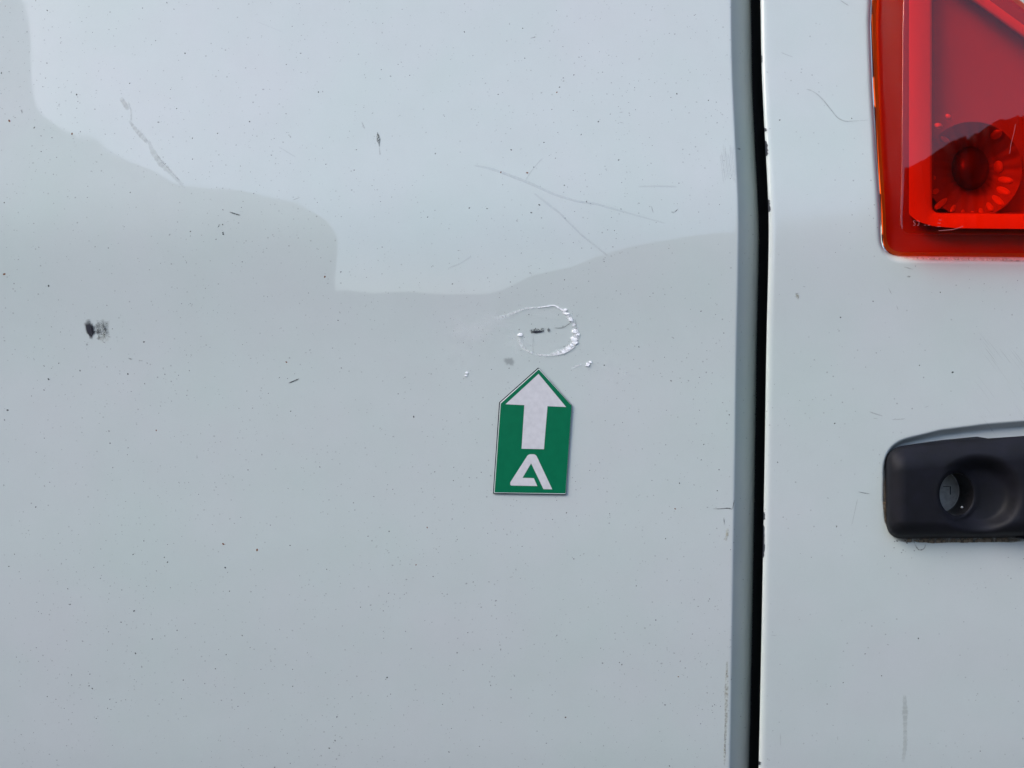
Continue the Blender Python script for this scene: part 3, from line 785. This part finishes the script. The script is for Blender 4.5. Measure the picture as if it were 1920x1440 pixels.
# brown grime packed along the lower and left edge of the handle and under the lamp
def grime_line(name, path, w_out, a, mat, parent, e=.00016):
    P = np.array(path, float); L = np.r_[0, np.cumsum(np.hypot(*np.diff(P, axis=0).T))]; n = int(L[-1] / 1.5)
    t_ = np.linspace(0, L[-1], n); q = np.stack([np.interp(t_, L, P[:, 0]), np.interp(t_, L, P[:, 1])], -1)
    d = np.gradient(q, axis=0); d /= np.linalg.norm(d, axis=1)[:, None]; nn = np.stack([-d[:, 1], d[:, 0]], -1)
    k = np.convolve(RNG.random(n + 8), np.ones(9) / 9, 'valid'); V = []; A = []
    for f, al in ((-.35, 1), (.15, 1), (.55, .6), (1, 0)):
        p = q + nn * (w_out * f * (.4 + 1.2 * k))[:, None]; V.append(on(p[:, 0], p[:, 1], e)); A.append(np.full(n, a * al))
    F = [(r * n + i, r * n + i + 1, (r + 1) * n + i + 1, (r + 1) * n + i) for r in range(3) for i in range(n - 1)]
    A = np.array(A) * np.minimum(1, np.minimum(np.arange(n), np.arange(n)[::-1]) / 30)[None] * (.35 + 1.1 * np.clip(np.convolve(RNG.random(n + 4), np.ones(5) / 5, 'valid') * 2 - .45, 0, 1))[None]
    film_ob(name, np.vstack(V), F, np.clip(A.ravel(), 0, 1), mat, parent)
grime_line('grime', [(1925, 1010), (1900, 1012), (1850, 1012), (1800, 1013), (1740, 1013.5), (1700, 1013), (1683, 1009), (1676, 1004)], 13, .8, TAN, door)
grime_line('grime', [(1690, 1011.5), (1678, 1006), (1667, 994), (1661, 978), (1658.5, 950), (1658, 890)], 7, .5, TAN, door)
grime_line('grime', [(1925, 1012), (1860, 1014), (1800, 1014.5), (1730, 1015), (1690, 1011)], 7, .8, TAN, door, .0002)
grime_line('grime', [(1930, 488), (1880, 487.5), (1780, 486), (1700, 484), (1676, 479)], 5, .45, YELL, door)
grime_line('grime', [(1930, 490), (1900, 489), (1870, 488.5)], 3, .8, TAR, door)
ribbon('grime', [(1715, 1020), (1722, 1032), (1733, 1030), (1736, 1020)], 3, .4, TAN, door)
for k in range(40):
    x, y = 1676 + 40 * RNG.random(), 1014 + 40 * RNG.random() ** 2
    if k < 14: blob('grime', x, y, 1.6, 1.2, 0, .55, TAR, door, n=7)

# thousands of tiny tar and dust specks: nobody could count them
def specks(name, n, xr, yr, parent, mat, avoid, amax, rmax, weight=None, e=.0001, exact=()):
    x = xr[0] + (xr[1] - xr[0]) * RNG.random(n); y = yr[0] + (yr[1] - yr[0]) * RNG.random(n)
    # patchy density
    dens = .5 + .25 * np.sin(x * .011 + y * .004 + 1) + .25 * np.sin(y * .013 - x * .006)
    if weight is not None: dens = dens * weight(x, y)
    ok = RNG.random(n) < .35 + .65 * dens if weight is None else RNG.random(n) < dens
    for poly, m in avoid: ok &= sdist(x, y, poly) > m
    x, y = x[ok], y[ok]; n = len(x)
    r = np.clip(.60 * np.exp(.36 * RNG.normal(size=n)), .35, rmax); a = np.clip(.25 + .22 * RNG.normal(size=n) ** 2, .15, amax)
    el = 1 + .5 * RNG.random(n); ro = RNG.random(n) * np.pi
    if len(exact):
        E = np.array(exact, float); x, y, r, a = np.r_[x, E[:, 0]], np.r_[y, E[:, 1]], np.r_[r, E[:, 2] * .86], np.r_[a, np.full(len(E), .76)]
        el = np.r_[el, np.full(len(E), 1.25)]; ro = np.r_[ro, RNG.random(len(E)) * 3]; n = len(x)
    K = 6; th_ = np.linspace(0, 2 * np.pi, K, endpoint=False)[None]
    rr = r[:, None] * (1 + .3 * (RNG.random((n, K)) - .5))
    ax, ay = rr * el[:, None] * np.cos(th_), rr / el[:, None] ** .5 * np.sin(th_)
    c, s_ = np.cos(ro)[:, None], np.sin(ro)[:, None]
    V = on(x[:, None] + ax * c - ay * s_, y[:, None] + ax * s_ + ay * c, e).reshape(-1, 3)
    F = np.arange(n * K).reshape(n, K)
    return film_ob(name, V, F, np.repeat(a, K), mat, parent, kind='stuff')
SIGN_OUT = np.array([(1009.8, 690.4), (1072, 759.8), (1061, 926.3), (925.9, 924.5), (937.9, 755.5)])
big = [(347, 100, 1.7), (408, 250, 1.4), (270, 641, 1.9), (91, 536, 2.0), (91, 711, 2.2), (14, 769, 2.2), (254, 1225, 1.9), (314, 1054, 1.7), (308, 1045, 1.3), (404, 1254, 1.4), (418, 436, 1.7), (357, 434, 1.5),
       (980, 53, 1.4), (1049, 163.5, 1.5), (934, 177, 1.3), (1020, 267, 1.4), (1160, 300, 1.6), (1122, 228, 1.6), (880, 390, 1.6), (664, 319, 1.4), (640, 690, 1.3), (1166, 1246, 1.6), (1274, 906, 1.6), (1345, 920, 1.3),
       (545, 771, 1.4), (465, 881, 1.3), (1060, 1345, 1.5), (1076, 1048, 1.3), (857, 1224, 1.4), (812, 1081, 1.3), (1248, 1010, 1.4), (468, 228, 1.6), (537, 121, 1.2), (611, 308, 1.2), (203, 465, 1.2), (244, 361, 1.3), (8, 380, 1.5), (127, 1104, 1.2), (332, 1182, 1.3), (167, 1286, 1.4)]
specks('tar_specks', 8200, (-60, 1376), (-60, 1500), body, TAR, [(SIGN_OUT, 2)], .8, 1.7, exact=big)
def near(x, y): return np.clip(.18 + .55 * np.exp(-((y - 520) / 40) ** 2) * (x > 1640) + .5 * np.exp(-((y - 1060) / 60) ** 2) * (x > 1660) + .12 * (y > 700), 0, 1)
specks('tar_specks', 2200, (1448, 1960), (-60, 1500), door, TAR, [(LAMP, 4), (POCKET, 6), (HANDLE, 6)], .7, 1.4, weight=near, exact=[(1786, 698, 2.2), (1576, 595, 1.7), (1763, 548, 1.4), (1724, 685, 1.4), (1565, 794, 1.6), (1637, 565, 1.5), (1722, 1197, 1.7), (1622, 1226, 1.3), (1551, 1320, 1.3), (1581, 1280, 1.3), (1653, 1267, 1.4), (1462, 225, 1.6), (1597, 222, 1.3)])
specks('tar_specks', 90, (1388, 1416), (-60, 1500), body, TAR, [], .5, 1.1, e=-.004)
specks('rust_specks', 1, (10, 12), (10, 12), body, RUST, [], .9, 1,
       exact=[(17.5, 226.5, 2.6), (8, 514, 2.5), (135, 251, 2.2), (609, 519, 2.2), (537, 679, 1.9), (939, 323, 1.9), (988.5, 324, 2.4), (418.5, 1020, 2.3), (482, 1031, 2.7), (1044, 173, 1.6), (1266, 954, 1.7), (801, 989, 1.6), (1272, 1269, 1.4), (780, 1059, 1.5), (293, 807, 1.7), (1061, 1345, 1.2)])

# ------------------------------------------------------------------ the marker
marker = empty('arrow_marker', tuple(world(on(998, 810, 0))),
               label='green house-shaped marker with white up arrow and logo, stuck below the dent on white paint', category='marker')
def zp(pts): return np.array([(900 + x / 5.145, 670 + y / 5.143) for x, y in pts])
OUT = rounded(zp([(563, 96), (889, 461), (830, 1325), (124, 1315), (184, 434)]), [2.2, 3, 2.5, 1.5, 2.5], 4)  # magnet sheet, overhanging left and below to draw the marker's shadow line
CO = rounded(zp([(568, 106), (886, 463), (827, 1318), (134, 1307), (194, 438)]), [1.5, 3, 2.5, 1.2, 2], 4)
GR = rounded(zp([(567, 115), (884, 464), (825, 1312), (140, 1302), (200, 445)]), [1.5, 2.5, 2, 1, 1.5], 4)
prism('magnet_shadow_sheet', OUT, -.0002, .0007, MAGNET_SHADE, marker)
prism('white_core', CO, .0007, .00085, CORE, marker)
prism('green_face', GR, .00085, .00095, GREEN, marker, chamfer=.25)
prism('arrow', zp([(565, 159), (831, 479), (651, 471), (617, 886), (401, 881), (428, 461), (246, 452)]), .00095, .00099, WHITEP, marker)
LOGO = np.vstack([rounded(zp([(697, 1273), (612, 1271), (493, 1022), (410, 1162), (519, 1165), (553, 1241), (292, 1236), (292, 1206), (466, 934), (538, 934)]),
                          [0, 0, 0, 0, 0, 0, 4, 4, 9, 9], 6)])
prism('letter', LOGO, .00095, .00099, WHITEP, marker)

# ------------------------------------------------------------------ what the lacquer mirrors: ground and trees behind the photographer
ASPHALT = simple('asphalt', (.055, .055, .056), .85, var=(9, (.075, .074, .072)))
me = bpy.data.meshes.new('ground')
me.from_pydata([(-400, -400, 0), (400, -400, 0), (400, 400, 0), (-400, 400, 0)], [], [(0, 1, 2, 3)]); me.materials.append(ASPHALT)
g = bpy.data.objects.new('ground', me); COL.objects.link(g); g['kind'] = 'structure'
LEAF = simple('dark_foliage', (.036, .04, .037), .8, var=(2.5, (.06, .064, .06)))
def offscreen_trees():
    sil = np.array([(-40, 7), (-22, 8), (-13, 8.5), (-10.2, 9.5), (-9.4, 13), (-8.5, 13.6), (-8.05, 11.9), (-7.82, 10.9), (-7.5, 10.2), (-7.2, 9.95), (-6.68, 9.7), (-6.12, 9.45), (-5.55, 9.05), (-4.96, 8.16), (-4.05, 7.85), (-3.1, 7.1), (-2.62, 5.76), (-2.42, 4.0), (-2.41, 2.85), (-2.38, 2.22),
                    (-1.56, 2.2), (-.43, 2.18), (-.07, 2.31), (.85, 2.87), (1.72, 3.66), (2.47, 4.3), (3.06, 4.6), (3.73, 5.5), (4.06, 5.85), (4.99, 6.3), (5.56, 6.8), (5.96, 7.03), (6.44, 7.27), (6.92, 7.46), (7.40, 7.63), (9, 8), (14, 9.5), (25, 10), (40, 10)])
    L = np.r_[0, np.cumsum(np.hypot(*np.diff(sil, axis=0).T))]; n = 1500
    t_ = np.linspace(0, L[-1], n); x = np.interp(t_, L, sil[:, 0]); z = np.interp(t_, L, sil[:, 1])
    z = z + (.004 + .10 * np.exp(-((x - 4.05) / .42) ** 2)) * RNG.normal(size=n) + .05 * np.sin(x * 5.1) * np.sin(x * 2.3 + 1)
    V = []; m = 6
    for k in range(m):
        f = k / (m - 1); y = -12 - 3.2 * f; lift = -.6 * f
        for i in range(n): V.append((x[i] * (1 + .3 * f), y + .04 * RNG.normal(), max(.3, z[i] * (1 + lift))))
    F = [(k * n + i, k * n + i + 1, (k + 1) * n + i + 1, (k + 1) * n + i) for k in range(m - 1) for i in range(n - 1)]
    o = len(V)
    for y in (-12, -15.2): V += [(x[i], y, -.05) for i in range(n)]
    F += [(i, i + 1, o + i + 1, o + i) for i in range(n - 1)]
    b = (m - 1) * n
    F += [(b + i, b + i + 1, o + n + i + 1, o + n + i) for i in range(n - 1)]
    me = bpy.data.meshes.new('offscreen_trees'); me.from_pydata(V, [], F); me.materials.append(LEAF)
    ob = bpy.data.objects.new('offscreen_trees', me); COL.objects.link(ob); ob['kind'] = 'stuff'
    ob['label'] = 'dark line of trees across the road mirrored in the white paint'
offscreen_trees()
def added_side_trees(side, base, y0, y1, top, label):
    """unseen trees added beside the van to darken its light and reflections"""
    n = 90; V = []; F = []
    y = np.linspace(y0, y1, n); zt = top + .5 * np.sin(y * .9) + .35 * np.sin(y * 2.3 + 1) + .15 * RNG.normal(size=n)
    prof_ = [(0, 0), (-.3, .5), (-.4, .8), (.3, .97), (1.2, 1), (2.4, .85), (2.6, 0)]
    for i in range(n):
        for x, f in prof_: V.append((side * (base + x + (.3 * RNG.normal() if f > 0 else 0)), y[i], max(-.05, zt[i] * f + (.2 * RNG.normal() if f > 0 else -.05))))
    m = len(prof_)
    F = [(i * m + k, i * m + k + 1, (i + 1) * m + k + 1, (i + 1) * m + k) for i in range(n - 1) for k in range(m - 1)]
    F += [tuple(range(m)), tuple((n - 1) * m + k for k in range(m))]
    me = bpy.data.meshes.new('offscreen_trees'); me.from_pydata(V, [], F); me.materials.append(LEAF)
    ob = bpy.data.objects.new('offscreen_trees', me); COL.objects.link(ob); ob['kind'] = 'stuff'; ob['label'] = label
added_side_trees(1, 9.0, -9, 9, 9.0, 'unseen tall trees added on the right to darken the panel fold')  # added to block sky light from the folded strip
added_side_trees(-1, 9.6, -8, -2, 5.0, 'unseen low trees added on the left to darken lens reflections')  # added, with the taller mass below, to darken the lens side reflection
added_side_trees(-1, 8.6, -1, 9, 12.0, 'unseen tall trees added on the left to darken lens reflections')
